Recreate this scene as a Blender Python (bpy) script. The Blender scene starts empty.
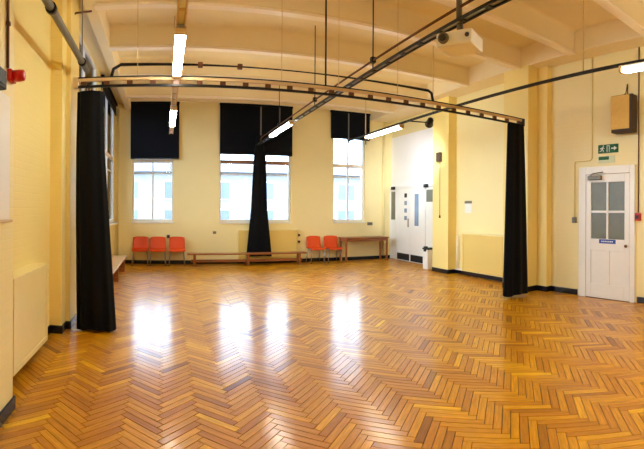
import bpy, bmesh, math, random
from mathutils import Vector, Matrix
random.seed(7)
R = random.Random(11)
S = bpy.context.scene
COL = S.collection
PI = math.pi

# ------------------------------------------------------------------ camera
# The photograph is a stitched panorama: a central cylindrical projection.
F, XN, Y0, ROLL, CAMH = 442.3, 164.5, 209.4, 0.0055, 1.5
YAW = (322 - XN) / F
EYE = Vector((0, 0, CAMH))
fwd = Vector((math.sin(YAW), math.cos(YAW), 0)); rgt = Vector((math.cos(YAW), -math.sin(YAW), 0)); up = Vector((0, 0, 1))
r2 = rgt * math.cos(ROLL) + up * math.sin(ROLL); u2 = up * math.cos(ROLL) - rgt * math.sin(ROLL)
cd = bpy.data.cameras.new('camera'); cam = bpy.data.objects.new('camera', cd); COL.objects.link(cam)
M4 = Matrix.Identity(4)
for i in range(3):
    M4[i][0] = r2[i]; M4[i][1] = u2[i]; M4[i][2] = -fwd[i]; M4[i][3] = EYE[i]
cam.matrix_world = M4
cd.type = 'PANO'; cd.panorama_type = 'CENTRAL_CYLINDRICAL'
cd.central_cylindrical_range_u_min = -322 / F; cd.central_cylindrical_range_u_max = 322 / F
cd.central_cylindrical_range_v_min = (Y0 - 449) / F; cd.central_cylindrical_range_v_max = Y0 / F
cd.central_cylindrical_radius = 1.0
cd.clip_start = 0.05; cd.clip_end = 300
S.camera = cam

# ------------------------------------------------------------------ sky, daylight, exposure
W = bpy.data.worlds.new('sky'); S.world = W; W.use_nodes = True
wn = W.node_tree.nodes; wl = W.node_tree.links; wn.clear()
bg = wn.new('ShaderNodeBackground'); wo = wn.new('ShaderNodeOutputWorld')
bg.inputs[0].default_value = (0.62, 0.80, 1.0, 1); bg.inputs[1].default_value = 7.5     # even overcast sky
wl.new(bg.outputs[0], wo.inputs[0])
S.view_settings.view_transform = 'Standard'; S.view_settings.look = 'None'
S.view_settings.gamma = 1; S.view_settings.use_curve_mapping = False
S.view_settings.exposure = 0.56
S.cycles.use_denoising = True
S.cycles.max_bounces = 10; S.cycles.diffuse_bounces = 6; S.cycles.glossy_bounces = 4
S.cycles.transparent_max_bounces = 12
S.cycles.caustics_reflective = False; S.cycles.caustics_refractive = False
S.cycles.sample_clamp_indirect = 6.0
FLOOD = 480.0
TUBE = 37.0          # strength of the fluorescent tubes

# pixel -> direction -> point on a plane of the room
def ray(px, py):
    th = (px - 322) / F; v = (Y0 - py) / F
    return r2 * math.sin(th) + fwd * math.cos(th) + u2 * v
def onY(px, py, Y): d = ray(px, py); return EYE + d * (Y / d.y)
def onX(px, py, X): d = ray(px, py); return EYE + d * (X / d.x)
def onZ(px, py, Z): d = ray(px, py); return EYE + d * ((Z - CAMH) / d.z)
def topix(p):
    q = p - EYE; x, y, z = q.dot(r2), q.dot(fwd), q.dot(u2)
    return 322 + F * math.atan2(x, y), Y0 - F * z / math.hypot(x, y), math.hypot(x, y)

# ------------------------------------------------------------------ room sizes (metres)
XL, XLP, XLN = -1.36, -1.16, -1.10          # left wall, far pilaster face, near pilaster face
XR, XB, XA = 6.35, 6.45, 6.75               # right wall by the door, radiator bay, door alcove
YB, YR = 11.98, -3.6                        # back wall, rear wall
ZC, ZB, ZT = 4.54, 4.18, 4.75               # ceiling panel, beam underside, wall top
YRAIL, ZRAIL, ZG = 5.40, 3.02, 3.18         # curtain track depth and height, lighting grid height

# ------------------------------------------------------------------ materials
def s2l(c): return tuple(((v / 255 + 0.055) / 1.055) ** 2.4 if v / 255 > 0.04045 else v / 255 / 12.92 for v in c)
MATS = {}
def newmat(name):
    m = bpy.data.materials.new(name); m.use_nodes = True; n = m.node_tree.nodes
    b = n['Principled BSDF']; MATS[name] = m
    return m, n, m.node_tree.links, b
def mat(name, rgb, rough=0.5, metal=0.0, var=0.06, scale=6.0, bump=0.0, bscale=40.0, spec=0.5, coat=0.0):
    """plain paint / metal / plastic with a little procedural unevenness"""
    m, n, l, b = newmat(name)
    c = s2l(rgb)
    tc = n.new('ShaderNodeTexCoord'); no = n.new('ShaderNodeTexNoise'); no.inputs['Scale'].default_value = scale; no.inputs['Detail'].default_value = 4
    l.new(tc.outputs['Object'], no.inputs['Vector'])
    mx = n.new('ShaderNodeMix'); mx.data_type = 'RGBA'
    mx.inputs['A'].default_value = tuple(v * (1 - var) for v in c) + (1,); mx.inputs['B'].default_value = tuple(min(1, v * (1 + var)) for v in c) + (1,)
    l.new(no.outputs['Fac'], mx.inputs['Factor']); l.new(mx.outputs['Result'], b.inputs['Base Color'])
    b.inputs['Roughness'].default_value = rough; b.inputs['Metallic'].default_value = metal
    b.inputs['Specular IOR Level'].default_value = spec; b.inputs['Coat Weight'].default_value = coat
    if bump:
        n2 = n.new('ShaderNodeTexNoise'); n2.inputs['Scale'].default_value = bscale; l.new(tc.outputs['Object'], n2.inputs['Vector'])
        bp = n.new('ShaderNodeBump'); bp.inputs['Strength'].default_value = bump; bp.inputs['Distance'].default_value = 0.01
        l.new(n2.outputs['Fac'], bp.inputs['Height']); l.new(bp.outputs['Normal'], b.inputs['Normal'])
    return m
def brickpaint(name, rgb, bump=0.22):
    """thick gloss-ish paint over brickwork: the courses show only as relief"""
    m, n, l, b = newmat(name); c = s2l(rgb)
    g = n.new('ShaderNodeNewGeometry'); sp = n.new('ShaderNodeSeparateXYZ'); l.new(g.outputs['Position'], sp.inputs[0])
    ad = n.new('ShaderNodeMath'); ad.operation = 'ADD'; l.new(sp.outputs['X'], ad.inputs[0]); l.new(sp.outputs['Y'], ad.inputs[1])
    cb = n.new('ShaderNodeCombineXYZ'); l.new(ad.outputs[0], cb.inputs['X']); l.new(sp.outputs['Z'], cb.inputs['Y'])
    br = n.new('ShaderNodeTexBrick'); br.inputs['Scale'].default_value = 1.0; br.inputs['Brick Width'].default_value = 0.225
    br.inputs['Row Height'].default_value = 0.075; br.inputs['Mortar Size'].default_value = 0.006; br.inputs['Mortar Smooth'].default_value = 0.6
    br.inputs['Color1'].default_value = (1, 1, 1, 1); br.inputs['Color2'].default_value = (0.85, 0.85, 0.85, 1); br.inputs['Mortar'].default_value = (0, 0, 0, 1)
    l.new(cb.outputs[0], br.inputs['Vector'])
    no = n.new('ShaderNodeTexNoise'); no.inputs['Scale'].default_value = 1.3; no.inputs['Detail'].default_value = 5; l.new(g.outputs['Position'], no.inputs['Vector'])
    mx = n.new('ShaderNodeMix'); mx.data_type = 'RGBA'
    mx.inputs['A'].default_value = tuple(v * 0.94 for v in c) + (1,); mx.inputs['B'].default_value = tuple(min(1, v * 1.05) for v in c) + (1,)
    l.new(no.outputs['Fac'], mx.inputs['Factor'])
    l.new(mx.outputs['Result'], b.inputs['Base Color'])
    bp = n.new('ShaderNodeBump'); bp.inputs['Strength'].default_value = bump; bp.inputs['Distance'].default_value = 0.006
    l.new(br.outputs['Color'], bp.inputs['Height']); l.new(bp.outputs['Normal'], b.inputs['Normal'])
    b.inputs['Roughness'].default_value = 0.42
    return m
def parquet():
    m, n, l, b = newmat('parquet')
    a1 = n.new('ShaderNodeAttribute'); a1.attribute_type = 'GEOMETRY'; a1.attribute_name = 'tone'
    a2 = n.new('ShaderNodeAttribute'); a2.attribute_type = 'OBJECT'; a2.attribute_name = 'tone'
    ad = n.new('ShaderNodeMath'); ad.operation = 'ADD'; l.new(a1.outputs['Fac'], ad.inputs[0]); l.new(a2.outputs['Fac'], ad.inputs[1])
    uv = n.new('ShaderNodeUVMap'); uv.uv_map = 'UVMap'
    mp = n.new('ShaderNodeVectorMath'); mp.operation = 'MULTIPLY'; mp.inputs[1].default_value = (6, 75, 1); l.new(uv.outputs[0], mp.inputs[0])
    cx = n.new('ShaderNodeCombineXYZ'); ml = n.new('ShaderNodeMath'); ml.operation = 'MULTIPLY'; ml.inputs[1].default_value = 61.0
    l.new(ad.outputs[0], ml.inputs[0]); l.new(ml.outputs[0], cx.inputs['X']); l.new(ml.outputs[0], cx.inputs['Y']); l.new(ml.outputs[0], cx.inputs['Z'])
    va = n.new('ShaderNodeVectorMath'); va.operation = 'ADD'; l.new(mp.outputs[0], va.inputs[0]); l.new(cx.outputs[0], va.inputs[1])
    gr = n.new('ShaderNodeTexNoise'); gr.inputs['Scale'].default_value = 1.0; gr.inputs['Detail'].default_value = 5; gr.inputs['Roughness'].default_value = 0.65
    l.new(va.outputs[0], gr.inputs['Vector'])
    rp = n.new('ShaderNodeValToRGB'); e = rp.color_ramp.elements
    e[0].position = 0.0; e[0].color = s2l((140, 82, 0)) + (1,)
    e[1].position = 1.0; e[1].color = s2l((240, 184, 2)) + (1,)
    x = rp.color_ramp.elements.new(0.35); x.color = s2l((192, 124, 1)) + (1,)
    x = rp.color_ramp.elements.new(0.75); x.color = s2l((222, 158, 1)) + (1,)
    l.new(ad.outputs[0], rp.inputs['Fac'])
    gc = n.new('ShaderNodeMapRange'); gc.inputs['From Min'].default_value = 0.25; gc.inputs['From Max'].default_value = 0.75; gc.inputs['To Min'].default_value = 0.62; gc.inputs['To Max'].default_value = 1.22
    l.new(gr.outputs['Fac'], gc.inputs['Value'])
    # knots
    kv = n.new('ShaderNodeTexVoronoi'); kv.inputs['Scale'].default_value = 2.6
    g = n.new('ShaderNodeNewGeometry'); l.new(g.outputs['Position'], kv.inputs['Vector'])
    kr = n.new('ShaderNodeMapRange'); kr.inputs['From Min'].default_value = 0.02; kr.inputs['From Max'].default_value = 0.035; kr.inputs['To Min'].default_value = 0.25; kr.inputs['To Max'].default_value = 1.0
    l.new(kv.outputs['Distance'], kr.inputs['Value'])
    mm = n.new('ShaderNodeMath'); mm.operation = 'MULTIPLY'; l.new(gc.outputs[0], mm.inputs[0]); l.new(kr.outputs[0], mm.inputs[1])
    mu = n.new('ShaderNodeVectorMath'); mu.operation = 'SCALE'; l.new(rp.outputs['Color'], mu.inputs[0]); l.new(mm.outputs[0], mu.inputs['Scale'])
    l.new(mu.outputs[0], b.inputs['Base Color'])
    wr = n.new('ShaderNodeTexNoise'); wr.inputs['Scale'].default_value = 1.1; wr.inputs['Detail'].default_value = 6; l.new(g.outputs['Position'], wr.inputs['Vector'])
    rr = n.new('ShaderNodeMapRange'); rr.inputs['To Min'].default_value = 0.42; rr.inputs['To Max'].default_value = 0.58; l.new(wr.outputs['Fac'], rr.inputs['Value'])
    l.new(rr.outputs[0], b.inputs['Roughness'])
    bp = n.new('ShaderNodeBump'); bp.inputs['Strength'].default_value = 0.06; bp.inputs['Distance'].default_value = 0.002
    l.new(gr.outputs['Fac'], bp.inputs['Height']); l.new(bp.outputs['Normal'], b.inputs['Normal'])
    b.inputs['Specular IOR Level'].default_value = 0.32
    b.inputs['Coat Weight'].default_value = 0.65; b.inputs['Coat IOR'].default_value = 1.42; l.new(bp.outputs['Normal'], b.inputs['Coat Normal'])
    b.inputs['Sheen Weight'].default_value = 0.0; b.inputs['Sheen Roughness'].default_value = 0.35; b.inputs['Sheen Tint'].default_value = (1, .97, .95, 1)
    cr = n.new('ShaderNodeMapRange'); cr.inputs['To Min'].default_value = 0.12; cr.inputs['To Max'].default_value = 0.21; l.new(wr.outputs['Fac'], cr.inputs['Value']); l.new(cr.outputs[0], b.inputs['Coat Roughness'])
    return m
def wood(name, c1, c2, rough=0.35):
    m, n, l, b = newmat(name)
    tc = n.new('ShaderNodeTexCoord'); mp = n.new('ShaderNodeMapping'); mp.inputs['Scale'].default_value = (1.2, 14, 14)
    l.new(tc.outputs['Object'], mp.inputs[0]); no = n.new('ShaderNodeTexNoise'); no.inputs['Scale'].default_value = 2.5; no.inputs['Detail'].default_value = 5
    l.new(mp.outputs[0], no.inputs['Vector'])
    rp = n.new('ShaderNodeValToRGB'); rp.color_ramp.elements[0].color = s2l(c1) + (1,); rp.color_ramp.elements[1].color = s2l(c2) + (1,)
    rp.color_ramp.elements[0].position = 0.3; rp.color_ramp.elements[1].position = 0.7
    l.new(no.outputs['Fac'], rp.inputs['Fac']); l.new(rp.outputs['Color'], b.inputs['Base Color']); b.inputs['Roughness'].default_value = rough
    return m
def emit(name, rgb, strength):
    m, n, l, b = newmat(name)
    b.inputs['Base Color'].default_value = (0.9, 0.9, 0.9, 1)
    b.inputs['Emission Color'].default_value = tuple(rgb) + (1,); b.inputs['Emission Strength'].default_value = strength
    return m
def glass(name, tint=(0.97, 0.99, 1.0)):
    m, n, l, b = newmat(name); n.remove(b)
    o = n['Material Output']; t = n.new('ShaderNodeBsdfTransparent'); t.inputs[0].default_value = tint + (1,)
    g = n.new('ShaderNodeBsdfGlossy'); g.inputs['Roughness'].default_value = 0.03
    fr = n.new('ShaderNodeFresnel'); fr.inputs[0].default_value = 1.45
    mx = n.new('ShaderNodeMixShader'); l.new(fr.outputs[0], mx.inputs[0]); l.new(t.outputs[0], mx.inputs[1]); l.new(g.outputs[0], mx.inputs[2])
    l.new(mx.outputs[0], o.inputs[0])
    return m
def cloth(name, rgb, rough=0.9):
    m = mat(name, rgb, rough, var=0.15, scale=30, bump=0.3, bscale=220, spec=0.2)
    m.node_tree.nodes['Principled BSDF'].inputs['Sheen Weight'].default_value = 0.03
    return m

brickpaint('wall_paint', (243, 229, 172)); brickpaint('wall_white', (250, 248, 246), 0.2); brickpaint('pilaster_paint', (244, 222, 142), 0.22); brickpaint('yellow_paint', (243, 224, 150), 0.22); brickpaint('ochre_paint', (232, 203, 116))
parquet()
mat('ceiling_paint', (240, 224, 186), 0.6, var=0.05, scale=2, bump=0.15, bscale=8)
mat('soffit_highlight', (250, 236, 216), 0.35, var=0.03, scale=2)  # lighter paint puts a highlight along the beams' lower edge
mat('skirting_paint', (18, 20, 30), 0.25, var=0.2)
mat('white_gloss', (240, 238, 232), 0.3, var=0.03, bump=0.08, bscale=25)
mat('cream_gloss', (239, 223, 160), 0.35, var=0.04)
mat('white_plastic', (238, 236, 230), 0.35, var=0.02)
mat('dark_metal', (34, 30, 28), 0.4, metal=0.6, var=0.2)
mat('grey_metal', (120, 112, 98), 0.45, metal=0.4, var=0.15)
mat('tan_metal', (214, 186, 140), 0.4, metal=0.1, var=0.08)
mat('steel', (170, 168, 165), 0.3, metal=0.9)
mat('black_plastic', (12, 11, 11), 0.6, var=0.2)
mat('brown_metal', (98, 56, 30), 0.45, metal=0.2, var=0.2)
mat('red_plastic', (190, 16, 18), 0.35, var=0.1)
mat('chair_red', (224, 76, 8), 0.4, var=0.06, bump=0.1, bscale=150)
cloth('black_cloth', (5, 5, 9)); cloth('blind_cloth', (9, 11, 20))
wood('bench_wood', (128, 72, 32), (178, 108, 54)); wood('bench_reflection', (196, 164, 134), (226, 200, 172), 0.25)  # pale seat top has the window's reflection put into its colour
wood('table_wood', (120, 66, 30), (168, 100, 50)); wood('transom_wood', (138, 96, 70), (170, 128, 98), 0.45)
emit('tube_light', (0.98, 1.0, 0.88), TUBE)
emit('flood_light', (.92, .94, 1.0), 6.0)
glass('window_glass')
mat('door_glass', (112, 112, 94), 0.3, var=0.25, scale=5, bump=0.1, bscale=160, spec=0.4)
mat('blue_glass', (130, 150, 176), 0.12, var=0.2, scale=5, spec=0.8)
mat('sign_green', (0, 92, 46), 0.6, var=0.05); mat('sign_white', (236, 240, 232), 0.4, var=0.02); mat('sign_blue', (22, 62, 160), 0.35, var=0.05)
mat('tape_grey', (120, 118, 120), 0.8)
mat('sign_pale', (206, 214, 170), 0.4, var=0.04)
mat('speaker_front', (228, 192, 110), 0.7, var=0.1, scale=20, bump=0.4, bscale=240)
mat('speaker_dark', (62, 44, 26), 0.6, var=0.1)
mat('lens_glass', (10, 12, 18), 0.05, var=0.1, spec=0.9)
mat('asphalt', (88, 90, 96), 0.9, var=0.15, scale=3); mat('slate', (128, 128, 134), 0.7, var=0.15, scale=3)
mat('outside_render', (152, 149, 145), 0.85, var=0.06, scale=1.5); mat('outside_glass', (112, 122, 142), 0.15, var=0.25, scale=0.6); mat('bark', (104, 98, 96), 0.9, var=0.2)

# ------------------------------------------------------------------ mesh builder
class MB:
    def __init__(s): s.v = []; s.f = []; s.sm = []
    def add(s, vs, fs, smooth=False):
        o = len(s.v); s.v += [tuple(v) for v in vs]; s.f += [tuple(i + o for i in f) for f in fs]; s.sm += [smooth] * len(fs); return s
    def box(s, x0, x1, y0, y1, z0, z1, c=0.0):
        x0, x1 = min(x0, x1), max(x0, x1); y0, y1 = min(y0, y1), max(y0, y1); z0, z1 = min(z0, z1), max(z0, z1)
        bm = bmesh.new(); bmesh.ops.create_cube(bm, size=1)
        for v in bm.verts: v.co = Vector(((x0 + x1) / 2 + v.co.x * (x1 - x0), (y0 + y1) / 2 + v.co.y * (y1 - y0), (z0 + z1) / 2 + v.co.z * (z1 - z0)))
        if c: bmesh.ops.bevel(bm, geom=list(bm.edges), offset=min(c, .45 * min(x1 - x0, y1 - y0, z1 - z0)), segments=2, affect='EDGES', profile=0.5)
        bm.verts.index_update()
        s.add([v.co for v in bm.verts], [[v.index for v in f.verts] for f in bm.faces]); bm.free(); return s
    def tube(s, pts, r, n=8, cap=True):
        pts = [Vector(p) for p in pts]; rs = r if isinstance(r, (list, tuple)) else [r] * len(pts)
        vs = []; fs = []; ref = None
        for i, p in enumerate(pts):
            t = (pts[min(i + 1, len(pts) - 1)] - pts[max(i - 1, 0)]).normalized()
            if ref is None: ref = Vector((0, 0, 1)) if abs(t.z) < .9 else Vector((1, 0, 0))
            a = t.cross(ref).normalized(); b2 = t.cross(a); ref = -b2 if False else ref
            for k in range(n):
                an = 2 * PI * k / n; vs.append(p + (a * math.cos(an) + b2 * math.sin(an)) * rs[i])
        for i in range(len(pts) - 1):
            for k in range(n): fs.append((i * n + k, i * n + (k + 1) % n, (i + 1) * n + (k + 1) % n, (i + 1) * n + k))
        s.add(vs, fs, True)
        if cap:
            o = len(s.v) - len(vs); s.f += [tuple(o + k for k in reversed(range(n))), tuple(o + (len(pts) - 1) * n + k for k in range(n))]; s.sm += [False, False]
        return s
    def prism(s, poly, z0, z1):
        n = len(poly); vs = [(x, y, z0) for x, y in poly] + [(x, y, z1) for x, y in poly]
        return s.add(vs, [tuple(reversed(range(n))), tuple(range(n, 2 * n))] + [(k, (k + 1) % n, n + (k + 1) % n, n + k) for k in range(n)])
    def data(s, name, material):
        me = bpy.data.meshes.new(name); me.from_pydata(s.v, [], s.f); me.materials.append(MATS[material])
        me.polygons.foreach_set('use_smooth', s.sm)
        bm = bmesh.new(); bm.from_mesh(me); bmesh.ops.recalc_face_normals(bm, faces=bm.faces); bm.to_mesh(me); bm.free()
        return me
    def build(s, name, material, parent=None):
        """origin at the base centre of the mesh (or in the parent's frame for a part)"""
        off = Vector((0, 0, 0))
        if parent is None:
            lo = [min(v[i] for v in s.v) for i in range(3)]; hi = [max(v[i] for v in s.v) for i in range(3)]
            off = Vector(((lo[0] + hi[0]) / 2, (lo[1] + hi[1]) / 2, lo[2]))
            s.v = [tuple(Vector(v) - off) for v in s.v]
        o = bpy.data.objects.new(name, s.data(name, material)); COL.objects.link(o); o.location = off
        if parent is not None: o.parent = parent
        return o
def wpart(mb, name, material, parent):
    """a part whose mesh is given in world coordinates, under a thing that is only translated"""
    w = Vector(parent.location)
    if parent.parent: w += Vector(parent.parent.location)
    mb.v = [tuple(Vector(v) - w) for v in mb.v]
    o = bpy.data.objects.new(name, mb.data(name, material)); COL.objects.link(o); o.parent = parent
    return o
def tag(o, label, cat, group=None, kind=None):
    o['label'] = label; o['category'] = cat
    if group: o['group'] = group
    if kind: o['kind'] = kind
    return o
def thing(name, loc, label, cat, group=None, kind=None, rz=0):
    o = bpy.data.objects.new(name, None); COL.objects.link(o); o.location = loc; o.rotation_euler = (0, 0, rz); o.empty_display_size = .1
    return tag(o, label, cat, group, kind)
def link_part(name, me, parent, loc=(0, 0, 0), rot=(0, 0, 0)):
    o = bpy.data.objects.new(name, me); COL.objects.link(o); o.parent = parent; o.location = loc; o.rotation_euler = rot; return o
def struct(mb, name, material, label, cat):
    o = bpy.data.objects.new(name, mb.data(name, material)); COL.objects.link(o); return tag(o, label, cat, kind='structure')

def panel(axis, plane, thick, a0, a1, z0, z1, holes):
    """wall slab with real openings. axis 'Y': plane y=plane, along x; axis 'X': plane x=plane, along y. thick is signed, away from the room"""
    A = sorted({a0, a1} | {h[0] for h in holes} | {h[1] for h in holes}); Z = sorted({z0, z1} | {h[2] for h in holes} | {h[3] for h in holes})
    def solid(i, j):
        if i < 0 or j < 0 or i >= len(A) - 1 or j >= len(Z) - 1: return False
        a, z = (A[i] + A[i + 1]) / 2, (Z[j] + Z[j + 1]) / 2
        return not any(h[0] < a < h[1] and h[2] < z < h[3] for h in holes)
    mb = MB(); idx = {}
    def P(a, z, t):
        k = (a, z, t)
        if k not in idx:
            idx[k] = len(mb.v); p = plane + t * thick; mb.v.append((a, p, z) if axis == 'Y' else (p, a, z))
        return idx[k]
    for i in range(len(A) - 1):
        for j in range(len(Z) - 1):
            if not solid(i, j): continue
            a, b, c, d = A[i], A[i + 1], Z[j], Z[j + 1]
            fs = [(P(a, c, 0), P(b, c, 0), P(b, d, 0), P(a, d, 0)), (P(a, c, 1), P(a, d, 1), P(b, d, 1), P(b, c, 1))]
            if not solid(i - 1, j): fs.append((P(a, c, 0), P(a, d, 0), P(a, d, 1), P(a, c, 1)))
            if not solid(i + 1, j): fs.append((P(b, c, 0), P(b, c, 1), P(b, d, 1), P(b, d, 0)))
            if not solid(i, j - 1): fs.append((P(a, c, 0), P(a, c, 1), P(b, c, 1), P(b, c, 0)))
            if not solid(i, j + 1): fs.append((P(a, d, 0), P(b, d, 0), P(b, d, 1), P(a, d, 1)))
            mb.f += fs; mb.sm += [False] * len(fs)
    return mb

# ------------------------------------------------------------------ walls
SILL, WTOP = 1.14, 4.32
def wx(px): return onY(px, 200, YB).x
BW = [(wx(132), wx(173.5)), (wx(219.3), wx(291)), (wx(333), wx(365))]
LW = [(6.25, 8.75), (9.3, 11.78)]
wall_back = struct(panel('Y', YB, .35, XL - .35, XA + .35, -.02, ZT, [(a, b, SILL, WTOP) for a, b in BW]), 'wall_back', 'wall_paint', 'cream painted brick wall with three tall windows', 'wall')
wall_left = struct(panel('X', XL, -.35, YR, YB, -.02, ZT, [(a, b, SILL, WTOP) for a, b in LW]), 'wall_left', 'yellow_paint', 'yellow painted brick wall with pilasters and a radiator', 'wall')
wall_rear = struct(panel('Y', YR, -.35, XL - .35, XA + .35, -.02, ZT, []), 'wall_rear', 'wall_paint', 'plain cream painted brick wall closing the near end of the hall', 'wall')
m = MB().prism([(XR, YR), (XR, 5.31), (XR, 5.9), (XB, 5.9), (XB, 8.6), (XB + .02, 8.94), (XA + .35, 8.94), (XA + .35, YR)], -.02, ZT)
wall_right = struct(m, 'wall_right', 'wall_paint', 'cream painted brick wall with a white door and pilasters', 'wall')
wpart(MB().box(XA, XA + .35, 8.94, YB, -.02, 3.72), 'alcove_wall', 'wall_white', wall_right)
wpart(MB().box(XA, XA + .35, 8.94, YB, 3.72, ZT), 'upper_wall', 'wall_paint', wall_right)
def pil(parent, boxes, name='pilaster'):
    mb = MB()
    for b in boxes: mb.box(*b, c=.006)
    return wpart(mb, name, 'pilaster_paint', parent)
pil(wall_left, [(XL - .02, -1.215, 5.13, 6.1, 0, ZT), (-1.25, XLP, 5.36, 5.9, 0, ZT)])
pil(wall_left, [(XL - .02, XLN, 1.7, 3.10, 0, ZT)]).data.materials[0] = MATS['wall_paint']
pil(wall_right, [(6.22, XB + .02, 5.31, 6.45, 0, ZB + .004), (5.96, 6.30, 5.55, 6.2, 0, ZB + .004)])
pil(wall_right, [(6.21, XB + .32, 8.32, 8.96, 0, ZB + .004)])

# ------------------------------------------------------------------ ceiling with cross beams
m = MB().box(XL - .35, XA + .35, YR - .35, YB + .35, ZC, ZC + .2)
ceiling = struct(m, 'ceiling', 'ceiling_paint', 'cream painted ceiling crossed by deep beams', 'ceiling')
BEAMS = [-2.9, -1.35, .15, 1.6, 3.05, 4.5, 5.75, 7.30, 8.85, 10.5]
XE0, XE1 = -.92, 5.97
for y in BEAMS:
    prof = [(-.08, ZC + .02)]
    for k in range(7):                                           # coved fillet
        a = PI / 2 * k / 6; prof.append((-.0 - .06 * (1 - math.sin(a)), ZC - .06 * (1 - math.cos(a))))
    prof += [(0, ZB + .03), (.015, ZB), (.085, ZB), (.1, ZB + .03)]
    for k in range(7):
        a = PI / 2 * (6 - k) / 6; prof.append((.10 + .06 * (1 - math.sin(a)), ZC - .06 * (1 - math.cos(a))))
    prof.append((.18, ZC + .02))
    n = len(prof); mb = MB()
    mb.add([(XE0 - .05, y + p[0], p[1]) for p in prof] + [(XE1 + .05, y + p[0], p[1]) for p in prof],
           [tuple(range(n)), tuple(range(n, 2 * n))] + [(k, (k + 1) % n, n + (k + 1) % n, n + k) for k in range(n)])
    bo = wpart(mb, 'beam', 'ceiling_paint', ceiling)
    wpart(MB().box(XE0 - .02, XE1 + .02, y - .02, y + .12, ZB - .03, ZB + .005, c=.008), 'soffit_strip', 'soffit_highlight', bo)
wpart(MB().box(-1.08, XE0, YR, YB, ZB, ZC + .01, c=.012), 'edge_beam', 'ceiling_paint', ceiling)
wpart(MB().box(XL, -1.08, YR, YB, ZB + .16, ZC + .01), 'edge_soffit', 'ceiling_paint', ceiling)
wpart(MB().box(XE1, XA, YR, YB, ZB, ZC + .01, c=.012), 'edge_beam', 'ceiling_paint', ceiling)
wpart(MB().box(XE0, XE1, YB - .14, YB, ZB + .2, ZC + .01, c=.02), 'cornice', 'ceiling_paint', ceiling)

# ------------------------------------------------------------------ herringbone parquet floor
FX0, FX1, FY0, FY1 = XL, XA, YR, YB
floor = struct(MB().box(FX0 - .3, FX1 + .3, FY0 - .3, FY1 + .3, -.12, -.016), 'floor', 'skirting_paint', 'polished herringbone parquet floor of orange brown wood blocks', 'floor')
floor.data.materials[0] = mat('screed', (40, 22, 8), 0.9)
BL, BWD, GAP = .372, .062, .0025
def clip(poly, x0, x1, y0, y1):
    def cut(P, ins, inter):
        out = []
        for i in range(len(P)):
            a, b = P[i - 1], P[i]
            if ins(b):
                if not ins(a): out.append(inter(a, b))
                out.append(b)
            elif ins(a): out.append(inter(a, b))
        return out
    def ix(X): return lambda a, b: (X, a[1] + (b[1] - a[1]) * (X - a[0]) / (b[0] - a[0]), *[a[k] + (b[k] - a[k]) * (X - a[0]) / (b[0] - a[0]) for k in (2, 3)])
    def iy(Y): return lambda a, b: (a[0] + (b[0] - a[0]) * (Y - a[1]) / (b[1] - a[1]), Y, *[a[k] + (b[k] - a[k]) * (Y - a[1]) / (b[1] - a[1]) for k in (2, 3)])
    for ins, it in ((lambda p: p[0] >= x0, ix(x0)), (lambda p: p[0] <= x1, ix(x1)), (lambda p: p[1] >= y0, iy(y0)), (lambda p: p[1] <= y1, iy(y1))):
        poly = cut(poly, ins, it)
        if len(poly) < 3: return []
    return poly
q = math.sqrt(.5)
def rot(u, v): return ((u - v) * q, (u + v) * q)
blocks = []
rb = random.Random(3)
for j in range(-30, 31):
    for i in range(-160, 240):
        bu, bv = i * BWD + j * BL, i * BWD - j * BL
        X, Y = rot(bu, bv)
        if not (FX0 - 1 < X < FX1 + 1 and FY0 - 1 < Y < FY1 + 1): continue
        for hor in (True, False):
            if hor: u0, v0, du, dv, ang = bu, bv, BL, BWD, PI / 4
            else: u0, v0, du, dv, ang = bu, bv + BWD, BWD, BL, 3 * PI / 4
            cu, cv = u0 + du / 2, v0 + dv / 2
            cx, cy = rot(cu, cv)
            tone = min(1, max(0, rb.gauss(.5, .16)))
            blocks.append((cx, cy, ang, tone))
def block_poly(cx, cy, ang):
    ca, sa = math.cos(ang), math.sin(ang); out = []
    for a, b in ((-1, -1), (1, -1), (1, 1), (-1, 1)):
        lx, ly = a * (BL / 2 - GAP), b * (BWD / 2 - GAP)
        out.append((cx + lx * ca - ly * sa, cy + lx * sa + ly * ca, lx, ly))
    return out
near = []
for k, (cx, cy, ang, t) in enumerate(blocks):
    P = block_poly(cx, cy, ang)
    if all(FX0 + .27 < p[0] < FX1 and FY0 < p[1] < FY1 for p in P):
        x, y, r = topix(Vector((cx, cy, 0)))
        if -6 < x < 650 and y < 455 and not (cx < XLN + .1 and cy < 3.3): near.append((r, k))
near = {k for r, k in sorted(near)[:300]}
# one shared mesh for the single blocks
mb = MB(); hx, hy, b_ = BL / 2 - GAP, BWD / 2 - GAP, .0016
mb.add([(-hx, -hy, -.02), (hx, -hy, -.02), (hx, hy, -.02), (-hx, hy, -.02), (-hx, -hy, -b_), (hx, -hy, -b_), (hx, hy, -b_), (-hx, hy, -b_),
        (-hx + b_, -hy + b_, 0), (hx - b_, -hy + b_, 0), (hx - b_, hy - b_, 0), (-hx + b_, hy - b_, 0)],
       [(0, 1, 5, 4), (1, 2, 6, 5), (2, 3, 7, 6), (3, 0, 4, 7), (4, 5, 9, 8), (5, 6, 10, 9), (6, 7, 11, 10), (7, 4, 8, 11), (8, 9, 10, 11)])
bme = mb.data('parquet_block', 'parquet')
uvl = bme.uv_layers.new(name='UVMap')
for lp in bme.loops: c = bme.vertices[lp.vertex_index].co; uvl.data[lp.index].uv = (c.x, c.y)
V = []; FA = []; UV = []; TN = []
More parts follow.
